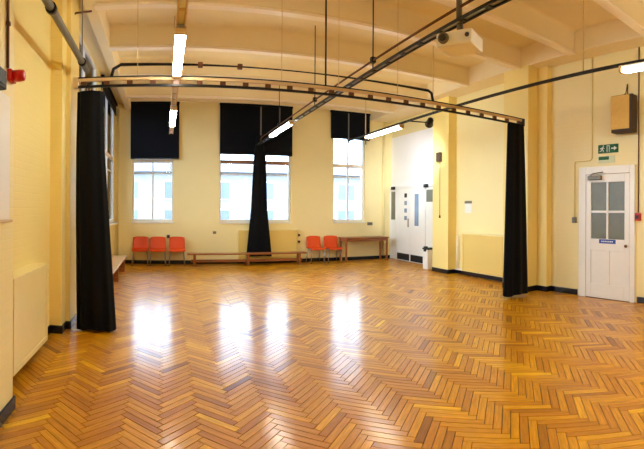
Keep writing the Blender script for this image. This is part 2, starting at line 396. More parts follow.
for k, (cx, cy, ang, t) in enumerate(blocks):
    if k in near:
        o = link_part('parquet_block', bme, floor, (cx, cy, rb.uniform(-.0004, .0004)), (rb.gauss(0, .0016), rb.gauss(0, .0009), ang)); o['tone'] = t
        continue
    P = clip(block_poly(cx, cy, ang), FX0, FX1, FY0, FY1)
    if len(P) < 3: continue
    n = len(P); o = len(V); gx, gy = rb.gauss(0, .0010), rb.gauss(0, .0010)
    V += [(p[0], p[1], -.02) for p in P] + [(p[0], p[1], (p[0] - cx) * gx + (p[1] - cy) * gy) for p in P]
    FA.append(tuple(range(o + n, o + 2 * n))); UV += [(p[2], p[3]) for p in P]; TN.append(t)
    for e in range(n):
        g = (e + 1) % n; FA.append((o + e, o + g, o + n + g, o + n + e)); UV += [(P[e][2], P[e][3]), (P[g][2], P[g][3])] * 2; TN.append(t)
me = bpy.data.meshes.new('parquet_field'); me.from_pydata(V, [], FA); me.materials.append(MATS['parquet'])
ul = me.uv_layers.new(name='UVMap'); ul.data.foreach_set('uv', [c for p in UV for c in p])
at = me.attributes.new('tone', 'FLOAT', 'FACE'); at.data.foreach_set('value', TN)
pf = bpy.data.objects.new('parquet_field', me); COL.objects.link(pf); pf.parent = floor; pf['kind'] = 'stuff'

# ------------------------------------------------------------------ skirting boards
def skirt(name, runs, label):
    mb = MB()
    for x0, x1, y0, y1 in runs: mb.box(x0, x1, y0, y1, 0, .10, c=.008)
    return struct(mb, name, 'skirting_paint', label, 'skirting board')
K = .018
skirt('baseboard_back', [(XL, XA, YB - K, YB)], 'black skirting board along the foot of the window wall')
skirt('baseboard_left', [(XL, XL + K, 3.1, 5.13), (XL, -1.215 + K, 5.13 - K, 5.13), (-1.215, -1.215 + K, 5.13, 5.36), (-1.215, XLP + K, 5.36 - K, 5.36), (XLP, XLP + K, 5.36, 5.9), (-1.215, -1.215 + K, 5.9, 6.1), (XL, XL + K, 6.1, YB - K), (XLN, XLN + K, 1.7, 3.1 + K), (XL, XLN, 3.1, 3.1 + K)], 'black skirting board stepping around the yellow pilasters beside the tall radiator')
DY0, DY1 = onX(631, 250, XR).y, onX(587, 250, XR).y
skirt('baseboard_right', [(XR - K, XR, YR, DY0 - .12), (XR - K, XR, DY1 + .2, 5.31), (6.22 - K, XR, 5.31 - K, 5.31), (6.22 - K, 6.22, 5.31, 5.55), (5.96 - K, 6.22, 5.55 - K, 5.55), (5.96 - K, 5.96, 5.55, 6.2), (XB - K, XB, 6.45, 8.32), (6.21 - K, XB, 8.32 - K, 8.32), (6.21 - K, 6.21, 8.32, 8.96)], 'black skirting board along the wall with the white panelled door')

# ------------------------------------------------------------------ windows
def window(name, axis, plane, out, a0, a1, label, transom_mat, mull, z0=SILL, z1=WTOP):
    """sash window in an opening: frame, mullions, transom, glazing bars and one pane per light; `out` = +1/-1 away from the room"""
    pl = plane + out * (.13 if axis == 'Y' else .05)
    c = ((a0 + a1) / 2, pl, z0) if axis == 'Y' else (pl, (a0 + a1) / 2, z0)
    t = thing(name, c, label, 'window', kind='structure')
    def bx(u0, u1, w0, w1, d0, d1, nm, mt, ch=.004):
        b = MB()
        if axis == 'Y': b.box(u0, u1, pl + d0, pl + d1, w0, w1, c=ch)
        else: b.box(pl + d0, pl + d1, u0, u1, w0, w1, c=ch)
        return wpart(b, nm, mt, t)
    fw = .05
    for u in ((a0, a0 + fw), (a1 - fw, a1)): bx(u[0], u[1], z0, z1, -.045, .045, 'frame_side', 'white_gloss')
    bx(a0 + fw, a1 - fw, z0, z0 + .07, -.045, .045, 'frame_bottom', 'white_gloss'); bx(a0 + fw, a1 - fw, z1 - .05, z1, -.045, .045, 'frame_top', 'white_gloss')
    ext = (-out * .15, 0) if out > 0 else (0, .15)
    bx(a0, a1, z0 - .04, z0 - .001, min(-out * .17, 0), max(-out * .17, 0), 'window_sill', 'white_gloss')
    TR = 2.80
    bx(a0 + fw, a1 - fw, TR - .05, TR + .05, -.04, .04, 'transom', transom_mat)
    ms = [a0 + (a1 - a0) * k / (mull + 1) for k in range(1, mull + 1)]
    for u in ms: bx(u - .022, u + .022, z0 + .07, TR - .05, -.035, .035, 'mullion', 'white_gloss'); bx(u - .022, u + .022, TR + .05, z1 - .05, -.035, .035, 'mullion', 'white_gloss')
    es = [a0 + fw] + ms + [a1 - fw]
    GB = 2.46
    for e0, e1 in zip(es[:-1], es[1:]):
        u0, u1 = e0 + (.022 if e0 in ms else 0), e1 - (.022 if e1 in ms else 0)
        bx(u0, u1, GB - .014, GB + .014, -.02, .02, 'glazing_bar', 'white_gloss')
        for w0, w1 in ((z0 + .07, GB - .014), (GB + .014, TR - .05), (TR + .05, z1 - .05)): bx(u0, u1, w0, w1, -.003, .003, 'pane', 'window_glass', 0)
    # daylight sampling portal (no light of its own)
    ld = bpy.data.lights.new('daylight_portal', 'AREA'); ld.shape = 'RECTANGLE'; ld.size = a1 - a0; ld.size_y = z1 - z0; ld.cycles.is_portal = True
    lo = bpy.data.objects.new('daylight_portal', ld); COL.objects.link(lo)
    pp = pl + out * .07
    lo.location = ((a0 + a1) / 2, pp, (z0 + z1) / 2) if axis == 'Y' else (pp, (a0 + a1) / 2, (z0 + z1) / 2)
    n = Vector((0, -out, 0)) if axis == 'Y' else Vector((-out, 0, 0))
    lo.rotation_euler = n.to_track_quat('-Z', 'Z').to_euler()
    return t
window('window_1', 'Y', YB, 1, *BW[0], 'narrow white window above the three red chairs', 'white_gloss', 1)
window('window_2', 'Y', YB, 1, *BW[1], 'wide white window with a brown transom behind the hanging black curtain', 'transom_wood', 1)
window('window_3', 'Y', YB, 1, *BW[2], 'narrow white window beside the long table, under the short blind', 'white_gloss', 1)
window('window_4', 'X', XL, -1, *LW[1], 'tall white window in the side wall above the pale bench', 'white_gloss', 1)
window('window_5', 'X', XL, -1, *LW[0], 'tall white window in the side wall hidden behind the gathered curtain', 'white_gloss', 1)

# ------------------------------------------------------------------ door on the right wall
def door_right():
    y0, y1, H = DY0, DY1, 2.13
    t = thing('door_1', (XR, (y0 + y1) / 2, 0), 'white panelled door with four grey glass panes under the exit sign', 'door', kind='structure')
    def p(nm, mt, x0, x1, a, b, z0, z1, c=.005, par=t): return wpart(MB().box(x0, x1, a, b, z0, z1, c=c), nm, mt, par)
    # architrave
    p('architrave', 'white_gloss', XR - .05, XR, y1, y1 + .15, 0, H + .13); p('architrave', 'white_gloss', XR - .05, XR, y0 - .09, y0, 0, H + .13); p('architrave', 'white_gloss', XR - .05, XR, y0, y1, H, H + .13)
    x0, x1 = XR - .04, XR - .002
    st = .10
    y0 += .006; y1 -= .006
    mid = (y0 + y1) / 2
    zl, zg0, zg1 = .25, 1.02, H - .14
    p('stile', 'white_gloss', x0, x1, y0, y0 + st, .01, H - .006); p('stile', 'white_gloss', x0, x1, y1 - st, y1, .01, H - .006)
    p('bottom_rail', 'white_gloss', x0, x1, y0 + st, y1 - st, .01, zl); p('lock_rail', 'white_gloss', x0, x1, y0 + st, y1 - st, zg0 - .2, zg0); p('top_rail', 'white_gloss', x0, x1, y0 + st, y1 - st, zg1, H - .006)
    p('muntin', 'white_gloss', x0, x1, mid - .045, mid + .045, zl, zg0 - .2)
    for a, b in ((y0 + st, mid - .045), (mid + .045, y1 - st)): p('panel', 'white_gloss', x0 + .018, x1, a, b, zl, zg0 - .2, 0)
    gz = (zg0 + zg1) / 2 - .02
    p('glazing_bar', 'white_gloss', x0, x1, mid - .02, mid + .02, zg0, zg1); 
    for a, b in ((y0 + st, mid - .02), (mid + .02, y1 - st)):
        p('glazing_bar', 'white_gloss', x0, x1, a, b, gz - .02, gz + .02)
        for c, d in ((zg0, gz - .02), (gz + .02, zg1)): p('pane', 'door_glass', x0 + .02, x0 + .026, a, b, c, d, 0)
    kb = wpart(MB().tube([(x0 - .004, y0 + .05, .92), (x0 - .03, y0 + .05, .92), (x0 - .045, y0 + .05, .92), (x0 - .062, y0 + .05, .92)], [.012, .012, .028, .02], 12), 'knob', 'brown_metal', t)
    dc = wpart(MB().box(x0 - .06, x0 - .001, y1 - .34, y1 - .06, H - .1, H - .03, c=.01), 'door_closer', 'grey_metal', t)
    wpart(MB().tube([(x0 - .03, y1 - .1, H - .02), (x0 - .12, y1 - .22, H + .0), (x0 - .02, y1 - .36, H + .03)], .009, 6), 'closer_arm', 'grey_metal', dc)
    sg = wpart(MB().box(x0 - .006, x0 - .001, mid - .17, mid + .16, zg0 - .075, zg0 - .005), 'door_sign', 'sign_blue', t)
    mk = MB()
    for k in range(7): mk.box(x0 - .0075, x0 - .006, mid - .12 + k * .035, mid - .095 + k * .035, zg0 - .05, zg0 - .03)
    wpart(mk, 'sign_mark', 'sign_white', sg)
    p('threshold', 'brown_metal', XR - .05, XR, y0, y1, 0, .01, 0)
door_right()

# ------------------------------------------------------------------ double door in the alcove
def door_double():
    ys = [onX(px, 230, XA).y for px in (436, 426, 411.5, 397.5, 391.5)]
    H = 2.14
    t = thing('door_2', (XA, (ys[1] + ys[3]) / 2, 0), 'white double doors with narrow glass strips between slim side lights', 'door', kind='structure')
    def p(nm, mt, x0, x1, a, b, z0, z1, c=.004, par=t): return wpart(MB().box(x0, x1, a, b, z0, z1, c=c), nm, mt, par)
    X0 = XA - .05
    for y in (ys[0], ys[1], ys[3], ys[4]): p('frame_post', 'white_gloss', X0 - .01, XA, y - .04, y + .04, 0, H + .07)
    for a, b in ((ys[0], ys[1]), (ys[1], ys[3]), (ys[3], ys[4])): p('frame_head', 'white_gloss', X0 - .01, XA, a + .04, b - .04, H, H + .07)
    def leaf(a, b, glass_y, gz, mt='blue_glass', kick=True):
        lf = p('door_leaf', 'white_gloss', X0, XA - .004, a, b, .012, H - .004)
        if glass_y: p('pane', mt, X0 - .006, X0 - .001, glass_y[0], glass_y[1], gz[0], gz[1], 0, lf)
        if kick: p('kick_plate', 'black_plastic', X0 - .006, X0 - .001, a + .03, b - .03, .03, .22, 0, lf)
        return lf
    g = onX(418, 200, XA).y
    l1 = leaf(ys[1] + .045, ys[2] - .003, (g - .11, g + .09), (1.05, 1.95))
    l2 = leaf(ys[2] + .003, ys[3] - .045, None, None)
    g2 = onX(407.2, 200, XA).y
    for k in range(4):
        zc = 1.93 - k * .22
        p('notice', 'blue_glass' if k else 'black_plastic', X0 - .006, X0 - .001, g2 - .07, g2 + .07, zc - .07, zc + .05, 0, l2)
    p('push_plate', 'steel', X0 - .008, X0 - .001, ys[2] + .06, ys[2] + .14, 1.0, 1.25, 0, l2)
    for a, b, z in ((ys[0] + .045, ys[1] - .045, (1.72, 2.05)), (ys[3] + .045, ys[4] - .03, (1.2, 2.05))):
        if b - a < .05: continue
        s = p('side_panel', 'white_gloss', X0 + .01, XA - .004, a, b, .012, H - .004)
        p('pane', 'door_glass', X0 + .003, X0 + .009, a + .03, b - .03, z[0], z[1], 0, s)
    for a in (ys[1] - .14, ys[3] + .1): p('door_closer', 'black_plastic', X0 - .1, X0 - .011, a - .06, a + .06, H - .03, H + .06)
door_double()

# ------------------------------------------------------------------ blinds on the back windows
def blind(px0, px1, ztop, zbot, label, cords):
    a, b = wx(px0), wx(px1); t = thing('blackout_blind', ((a + b) / 2, YB - .05, zbot), label, 'blind', 'black blinds on the window wall')
    wpart(MB().box(a, b, YB - .055, YB - .04, zbot + .02, ztop - .05), 'cloth', 'blind_cloth', t)
    wpart(MB().box(a - .01, b + .01, YB - .085, YB - .001, ztop - .06, ztop, c=.01), 'head_box', 'blind_cloth', t)
    wpart(MB().box(a, b, YB - .062, YB - .034, zbot, zbot + .035, c=.008), 'bottom_bar', 'black_plastic', t)
    for px, z0 in cords:
        x = wx(px); wpart(MB().box(x - .018, x + .018, YB - .075, YB - .070, z0, ztop - .06), 'pull_tape', 'tape_grey', t)
ZBT = onY(155, 101.5, YB - .05).z
blind(130.5, 178.8, ZBT, onY(155, 159, YB - .05).z, 'long black blind over the narrow window above the red chairs', [])
blind(219.5, 291.5, ZBT, onY(250, 155, YB - .05).z, 'wide black blind over the window with the hanging curtain', [(260, 3.3), (278.5, 3.9)])
blind(330, 368.6, ZBT, onY(349, 139.5, YB - .05).z, 'short black blind over the window beside the long table', [(347.3, 3.45), (364.3, 3.45)])
t = thing('blackout_blind', (XL + .05, sum(LW[1]) / 2, 4.0), 'black blind over the side window above the pale bench', 'blind')
wpart(MB().box(XL + .03, XL + .045, LW[1][0] - .05, LW[1][1] + .12, 4.02, 4.28), 'cloth', 'blind_cloth', t)
wpart(MB().box(XL + .001, XL + .085, LW[1][0] - .06, LW[1][1] + .13, 4.26, 4.32, c=.01), 'head_box', 'blind_cloth', t)
wpart(MB().box(XL + .024, XL + .052, LW[1][0] - .05, LW[1][1] + .12, 4.0, 4.035, c=.008), 'bottom_bar', 'black_plastic', t)

# ------------------------------------------------------------------ curtains
def curtain(label, Y, rows, dep, zs, npl, group=None, hooks=0):
    """gathered curtain: closed pleated loop; rows = [(z, xmin, xmax)] top to bottom"""
    rows = sorted(rows, reverse=True); zb = rows[-1][0]; zt = rows[0][0]
    xc = sum(r[1] + r[2] for r in rows) / 2 / len(rows)
    t = thing('curtain', (xc, Y, zb), label, 'curtain', group)
    N = npl * 12; nz = 34; mb = MB(); vs = []; fs = []
    rr = random.Random(npl); ph = [rr.uniform(-.5, .5) for _ in range(npl)]; am = [rr.uniform(.6, 1.3) for _ in range(npl)]
    def lerp(z):
        for (za, a0, a1), (zb_, b0, b1) in zip(rows[:-1], rows[1:]):
            if za >= z >= zb_: f = (za - z) / (za - zb_); return a0 + (b0 - a0) * f, a1 + (b1 - a1) * f
        return rows[-1][1:]
    for i in range(nz):
        f = i / (nz - 1); z = zt + (zb - zt) * f; x0, x1 = lerp(z); c, w = (x0 + x1) / 2, (x1 - x0) / 2
        dd = dep[0] + (dep[1] - dep[0]) * f
        for k in range(N):
            a = 2 * PI * k / N; s = int(k / 12) % npl
            wv = am[s] * math.cos(2 * PI * (k / 12) + ph[s] * math.sin(PI * (k % 12) / 12) + .6 * f)
            g = 1 + .16 * wv * (0.6 + .4 * f)
            vs.append((c + w * math.cos(a) * (1 + .05 * wv * abs(math.sin(a))), Y + dd * math.sin(a) * g, z + (.012 * math.sin(3 * a) if i == nz - 1 else 0)))
    for i in range(nz - 1):
        for k in range(N): fs.append((i * N + k, i * N + (k + 1) % N, (i + 1) * N + (k + 1) % N, (i + 1) * N + k))
    mb.add(vs, fs, True); mb.add([vs[k] for k in range(N)], [tuple(range(N))]); mb.add([vs[(nz - 1) * N + k] for k in range(N)], [tuple(range(N))])
    wpart(mb, 'drape', 'black_cloth', t)
    x0, x1 = rows[0][1:]
    for k in range(hooks):
        x = x0 + (x1 - x0) * (k + .5) / hooks
        wpart(MB().tube([(x, Y, zt - .01), (x, Y - .012, zt + .02), (x, Y, zt + .05)], .006, 6), 'hook', 'tan_metal', t)
    return t
def cx(px, Y): return onY(px, 200, Y).x
YC = YRAIL - .02
ztc = ZRAIL - .095
curtain('tall black curtain gathered against the yellow pilaster beside the side windows', YC, [(ztc, cx(77, YC), cx(103, YC)), (2.2, cx(76, YC), cx(104.5, YC)), (1.4, cx(76, YC), cx(109, YC)), (.03, cx(77.5, YC), cx(117, YC))], (.10, .16), 0, 9, 'gathered stage curtains', 9)
curtain('tall black curtain gathered beside the boxed radiator on the door side', YC, [(ZRAIL - .034, cx(507.5, YC), cx(523, YC)), (2.2, cx(506.5, YC), cx(524.5, YC)), (1.2, cx(505.5, YC), cx(526, YC)), (.05, cx(504, YC), cx(527.5, YC))], (.08, .12), 0, 8, 'gathered stage curtains', 0)
YM = YB - .225
curtain('black curtain hanging narrow at the top and flared over the bench', YM, [(3.5, cx(256, YM), cx(263, YM)), (3.1, cx(254.2, YM), cx(264.8, YM)), (2.95, cx(253.5, YM), cx(265.5, YM)), (1.5, cx(251, YM), cx(267.3, YM)), (.22, cx(246.5, YM), cx(272, YM))], (.045, .052), 0, 7)

# ------------------------------------------------------------------ radiators in guard boxes
def radiator(label, x0, x1, y0, y1, z0, z1, face, mt, slots):
    t = thing('radiator_cover', ((x0 + x1) / 2, (y0 + y1) / 2, 0), label, 'radiator')
    wpart(MB().box(x0, x1, y0, y1, z0, z1 - .03, c=.006), 'casing', mt, t)
    e = .012
    ex = dict(X=(x0, x1 + e, y0 - e, y1 + e), x=(x0 - e, x1, y0 - e, y1 + e), y=(x0 - e, x1 + e, y0 - e, y1))[face]
    wpart(MB().box(*ex, z1 - .03, z1, c=.005), 'top_shelf', 'cream_gloss', t)
    fr = .05
    def strip(a, b, c, d):
        if face == 'X': return (x1, x1 + .008, a, b, c, d)
        if face == 'x': return (x0 - .008, x0, a, b, c, d)
        return (a, b, y0 - .008, y0, c, d)
    u0, u1 = (x0, x1) if face == 'y' else (y0, y1)
    for a, b, c, d in ((u0, u0 + fr, z0, z1 - .03), (u1 - fr, u1, z0, z1 - .03), (u0 + fr, u1 - fr, z0, z0 + fr), (u0 + fr, u1 - fr, z1 - .03 - fr, z1 - .03)):
        wpart(MB().box(*strip(a, b, c, d), c=.002), 'edge_trim', mt, t)
    return t
ra, rbk = onX(13.5, 300, -1.2).y, onX(48, 300, -1.2).y
radiator('tall cream boxed radiator between the two yellow pilasters', XL + .001, -1.21, ra + .02, min(rbk, 5.09), .12, onX(30, 271, -1.21).z, 'X', 'cream_gloss', 0)
radiator('cream boxed radiator behind the bench and the flared curtain', cx(239, 11.86), cx(297, 11.86), 11.86, YB - .001, .12, onY(268, 229.5, 11.86).z, 'y', 'ochre_paint', 0)
y0, y1 = onX(503, 250, 6.28).y, onX(462, 250, 6.28).y
radiator('ochre boxed radiator in the bay beside the black curtain', 6.28, XB - .001, y0, y1, .13, onX(480, 234, 6.28).z, 'x', 'ochre_paint', 0)
tag(MB().box(6.36, XB - .001, y0 - .1, 8.25, .101, .128, c=.01).build('pipe_casing', 'white_gloss'), 'white pipe casing running below the ochre boxed radiator', 'pipe casing')
tag(MB().tube([(6.40, 8.2, .155), (6.40, 8.2, .9)], .02, 8).build('heating_pipe', 'white_gloss'), 'white upright heating pipe at the edge of the radiator bay', 'pipe')

# ------------------------------------------------------------------ red chairs
def chair_parts():
    # shell: swept profile, side view (y forward = -y towards the room), seat then back
    prof = [(-.225, .375), (-.215, .402), (-.17, .412), (-.08, .405), (.02, .398), (.10, .402), (.145, .425), (.165, .48), (.178, .56), (.195, .65), (.210, .725), (.212, .742)]
    n = 11; mb = MB(); vs = []
    for i, (y, z) in enumerate(prof):
        f = i / (len(prof) - 1)
        hw = .222 - .02 * max(0, (f - .45) / .55) - (.02 if i == 0 else 0) - (.03 if i == len(prof) - 1 else 0)
        for k in range(n):
            s = -1 + 2 * k / (n - 1); dish = .028 * (s * s)
            vs.append((s * hw, y - (dish if i > 6 else 0), z + (dish * .6 if i <= 6 else 0) - (.02 * abs(s) ** 6 if i == len(prof) - 1 else 0)))
    m_ = len(vs); nrm = .008
    fs = [(i * n + k, i * n + k + 1, (i + 1) * n + k + 1, (i + 1) * n + k) for i in range(len(prof) - 1) for k in range(n - 1)]
    back = [(x, y + (nrm if i // n > 6 else 0), z - (nrm if i // n <= 6 else 0)) for i, (x, y, z) in enumerate(vs)]
    fb = [tuple(m_ + q_ for q_ in reversed(f)) for f in fs]
    rim = []; L = len(prof)
    edge = [k for k in range(n)] + [i * n + n - 1 for i in range(1, L)] + [(L - 1) * n + k for k in range(n - 2, -1, -1)] + [i * n for i in range(L - 2, 0, -1)]
    for a, b in zip(edge, edge[1:] + edge[:1]): rim.append((a, b, m_ + b, m_ + a))
    mb.add(vs + back, fs + fb + rim, True)
    shell = mb.data('seat_shell', 'chair_red')
    legs = []
    for sx in (-1, 1):
        legs.append(MB().tube([(sx * .175, -.15, .385), (sx * .195, -.185, .2), (sx * .205, -.20, .008)], .0125, 8).data('leg', 'steel'))
        legs.append(MB().tube([(sx * .175, .10, .385), (sx * .19, .16, .2), (sx * .20, .205, .008)], .0125, 8).data('leg', 'steel'))
    fr = MB().tube([(-.175, -.15, .385), (-.175, .10, .385), (.175, .10, .385), (.175, -.15, .385), (-.175, -.15, .385)], .011, 8).data('seat_frame', 'steel')
    foot = MB().tube([(0, 0, 0), (0, 0, .02)], .016, 8).data('foot_cap', 'black_plastic')
    return shell, legs, fr, foot
SH, LG, FRM, FT = chair_parts()
def chair(px, Y, rz, label):
    t = thing('red_chair', (cx(px, Y), Y, 0), label, 'chair', 'red plastic chairs along the window wall', rz=rz)
    link_part('seat_shell', SH, t)
    for me_, (fx, fy) in zip(LG, ((-.205, -.20), (-.20, .205), (.205, -.20), (.20, .205))):
        l_ = link_part('leg', me_, t); link_part('foot_cap', FT, l_, (fx, fy, 0))
    link_part('seat_frame', FRM, t)
YCH = YB - .245
chair(140.6, YCH, 0, 'red plastic chair under the window, end of the row of three nearest the corner')
chair(158.2, YCH, .02, 'red plastic chair in the middle of the row of three')
chair(177.2, YCH, -.02, 'red plastic chair in the row of three, overlapping the end of the low bench')
chair(315.8, YCH, .03, 'red plastic chair of the pair, beside the end of the low bench')
chair(332.9, YCH, -.0, 'red plastic chair of the pair, standing next to the long table')

# ------------------------------------------------------------------ benches and table
def bench(label, x0, x1, y0, y1, h, mt, leg_mt, along):
    t = thing('bench', ((x0 + x1) / 2, (y0 + y1) / 2, 0), label, 'bench')
    wpart(MB().box(x0, x1, y0, y1, h - .035, h, c=.008), 'seat_board', mt, t)
    if along == 'x':
        L = x1 - x0
        for f in (.06, .5, .94): wpart(MB().box(x0 + L * f - .03, x0 + L * f + .03, y0 + .03, y1 - .03, 0, h - .035, c=.006), 'leg', leg_mt, t)
        wpart(MB().box(x0 + .1, x1 - .1, (y0 + y1) / 2 - .02, (y0 + y1) / 2 + .02, .1, .17, c=.005), 'stretcher', leg_mt, t)
    else:
        L = y1 - y0
        for f in (.06, .5, .94): wpart(MB().box(x0 + .03, x1 - .03, y0 + L * f - .03, y0 + L * f + .03, 0, h - .035, c=.006), 'leg', leg_mt, t)
        wpart(MB().box((x0 + x1) / 2 - .02, (x0 + x1) / 2 + .02, y0 + .1, y1 - .1, .1, .17, c=.005), 'stretcher', leg_mt, t)
    return t
bench('low brown wooden bench below the wide window in front of the curtain', cx(187.5, 11.5), cx(306, 11.5), 11.38, 11.66, .335, 'bench_wood', 'table_wood', 'x')
bench('low bench, its top coloured with window reflection, along the side wall under its window', XL + .03, -.90, 7.3, 10.65, .36, 'bench_reflection', 'table_wood', 'y')
def table():
    x0, x1, y0, y1, h = cx(344.5, 11.5), 6.36, 11.42, 11.93, .70
    t = thing('long_table', ((x0 + x1) / 2, (y0 + y1) / 2, 0), 'brown wooden table beside the pair of red chairs', 'table')
    wpart(MB().box(x0, x1, y0, y1, h - .03, h, c=.006), 'table_top', 'table_wood', t)
    for x in (x0 + .05, x1 - .05):
        for y in (y0 + .05, y1 - .05): wpart(MB().box(x - .025, x + .025, y - .025, y + .025, 0, h - .03, c=.004), 'leg', 'table_wood', t)
    for y in (y0 + .05, y1 - .05): wpart(MB().box(x0 + .075, x1 - .075, y - .012, y + .012, h - .11, h - .03, c=.003), 'apron', 'table_wood', t)
    for x in (x0 + .05, x1 - .05): wpart(MB().box(x - .012, x + .012, y0 + .075, y1 - .075, h - .11, h - .03, c=.003), 'apron', 'table_wood', t)
table()
def bin_():
    p = onZ(427, 269, 0); x, y = 6.34, 9.30
    t = thing('waste_bin', (x, y, 0), 'low white box with a black lid beside the double doors', 'bin')
    wpart(MB().box(x - .12, x + .12, y - .11, y + .11, 0, .5, c=.02), 'body', 'white_plastic', t)
    wpart(MB().box(x - .13, x + .13, y - .12, y + .12, .5, .54, c=.012), 'lid', 'black_plastic', t)
    wpart(MB().box(x - .14, x - .06, y - .05, y + .05, .45, .58, c=.012), 'latch', 'black_plastic', t)
bin_()

# ------------------------------------------------------------------ curtain track across the hall
def hanger(parent, x, y, z0, z1, r=.008, mt='dark_metal'): wpart(MB().tube([(x, y, z0), (x, y, z1)], r, 6), 'hanger_rod', mt, parent)
XT0, XT1 = cx(75.5, YRAIL), cx(522, YRAIL)
ct = thing('curtain_track', ((XT0 + XT1) / 2, YRAIL, ZRAIL), 'long curtain track of twin rails spanning the hall between the black curtains', 'curtain track')
wpart(MB().box(XT0, XT1, YRAIL - .022, YRAIL + .022, ZRAIL + .045, ZRAIL + .085, c=.008), 'upper_rail', 'tan_metal', ct)
wpart(MB().box(XT0, XT1, YRAIL - .018, YRAIL + .018, ZRAIL - .03, ZRAIL + .0, c=.006), 'lower_rail', 'dark_metal', ct)
wpart(MB().box(XT0, XT1, YRAIL - .026, YRAIL + .026, ZRAIL + .085, ZRAIL + .098), 'top_strip', 'dark_metal', ct)
sp = MB().box(-.035, .035, -.014, .014, .0, .045).data('spacer', 'brown_metal')
ns = 24
for k in range(ns): link_part('spacer', sp, ct, (XT0 + .1 + (XT1 - XT0 - .2) * k / (ns - 1) - ct.location.x, 0, 0))
for px in (137, 281, 325, 338, 397):
    x = cx(px, YRAIL); hanger(ct, x, YRAIL, ZRAIL + .098, ZC, .012 if px == 325 else .004, 'dark_metal' if px == 325 else 'tan_metal')
for s, x in ((-1, XT0), (1, XT1)): wpart(MB().box(x - .03, x + .03, YRAIL - .035, YRAIL + .035, ZRAIL - .03, ZRAIL + .1, c=.006), 'end_bracket', 'dark_metal' if s > 0 else 'tan_metal', ct)
# conduit above it, bending down on to the grid at the ends
zc_ = ZG + .10
xa, xb = cx(120, YRAIL + .05), cx(428, YRAIL + .05)
pts = [(xa - .12, YRAIL + .06, ZRAIL + .1), (xa - .09, YRAIL + .06, zc_ - .05), (xa, YRAIL + .06, zc_), (xb, YRAIL + .06, zc_), (xb + .06, YRAIL + .06, zc_ - .03), (xb + .09, YRAIL + .06, ZRAIL + .1)]
cn = thing('cable_conduit', ((xa + xb) / 2, YRAIL + .06, zc_), 'thin dark cable pipe running just above the long curtain track', 'conduit')
wpart(MB().tube(pts, .021, 8), 'pipe', 'dark_metal', cn)
for px in (200, 240): x = cx(px, YRAIL); wpart(MB().box(x - .03, x + .03, YRAIL + .03, YRAIL + .09, zc_ - .03, zc_ + .03, c=.006), 'junction_box', 'brown_metal', cn)

# ------------------------------------------------------------------ lighting tracks
SPC = MB().box(-.028, .028, -.03, .03, -.010, .0).data('crosspiece', 'dark_metal'); SPT = MB().box(-.028, .028, -.012, .012, -.010, .0).data('crosspiece', 'tan_metal')
def track(X, ya, yb, label, hang, cond=True, drop=None, mt='dark_metal', rod='dark_metal', w=.036, group='lighting tracks'):
    t = thing('lighting_track', (X, (ya + yb) / 2, ZG), label, 'lighting track', group)
    for s in (-1, 1): wpart(MB().box(X + s * w - .009, X + s * w + .009, ya, yb, ZG - .014, ZG + .014, c=.004), 'rail', mt, t)
    wpart(MB().box(X - w + .01, X + w - .01, ya + .01, yb - .01, ZG + .0, ZG + .012), 'web_strip', 'steel' if mt == 'dark_metal' else 'white_plastic', t)
    n = int((yb - ya) / .34)
    for k in range(n + 1): link_part('crosspiece', SPC if mt == 'dark_metal' else SPT, t, (0, ya + .05 + (yb - ya - .1) * k / n - t.location.y, 0)).scale.x = (w - .008) / .028
    if cond:
        wpart(MB().tube([(X, ya, ZG + .13), (X, yb - .4, ZG + .13), (X, yb - .3, ZG + .11), (X, yb - .26, ZG + .02)], .013, 8), 'conduit', 'brown_metal', t)
        for y in hang: wpart(MB().box(X - .03, X + .03, y - .03, y + .03, ZG + .10, ZG + .17, c=.006), 'clamp', 'dark_metal', t)
    for y in hang: hanger(t, X, y, ZG + .02, ZC, .008, rod)
    if drop: wpart(MB().tube([(X, drop, ZG + .02), (X, drop, ZC)], .028, 10), 'drop_pole', 'grey_metal', t)
    return t
zt_ = ZG - CAMH
XM = zt_ / .6916; XR2 = zt_ / .385; XL2 = .14
yfar = XM / math.tan(.206)
track(XM, -2.8, min(yfar, 11.3), 'long lighting track carrying the white projector', (onX(373, 58, XM).y, 9.2, 6.9, 1.0, -1.6), True, onX(459, 40, XM).y)
track(XR2, -2.8, 9.9, 'lighting track nearest the wall with the white door', (8.95, 6.3, 3.15, 1.0, -1.6), cond=False, rod='tan_metal', w=.02)
track(XL2, -2.8, 9.9, 'lighting track nearest the side windows', (9.7, 7.0, 3.2, 1.0, -1.6), cond=False, mt='tan_metal', rod='tan_metal')
px_ = thing('heating_pipe', (-.95, 3, ZG), 'thick grey pipe running high beside the yellow wall', 'pipe')
wpart(MB().tube([(-.95, -3.4, ZG + .0), (-.95, YRAIL - .08, ZG + .0)], .036, 10), 'pipe', 'grey_metal', px_)
for y in (1.8, 3.6, 5.0):
    wpart(MB().tube([(-.95, y - .03, ZG), (-.95, y + .03, ZG)], .048, 10), 'pipe_clip', 'dark_metal', px_)
    wpart(MB().tube([(-.95, y, ZG + .04), (-.95, y, ZC)], .007, 6), 'hanger_rod', 'grey_metal', px_)

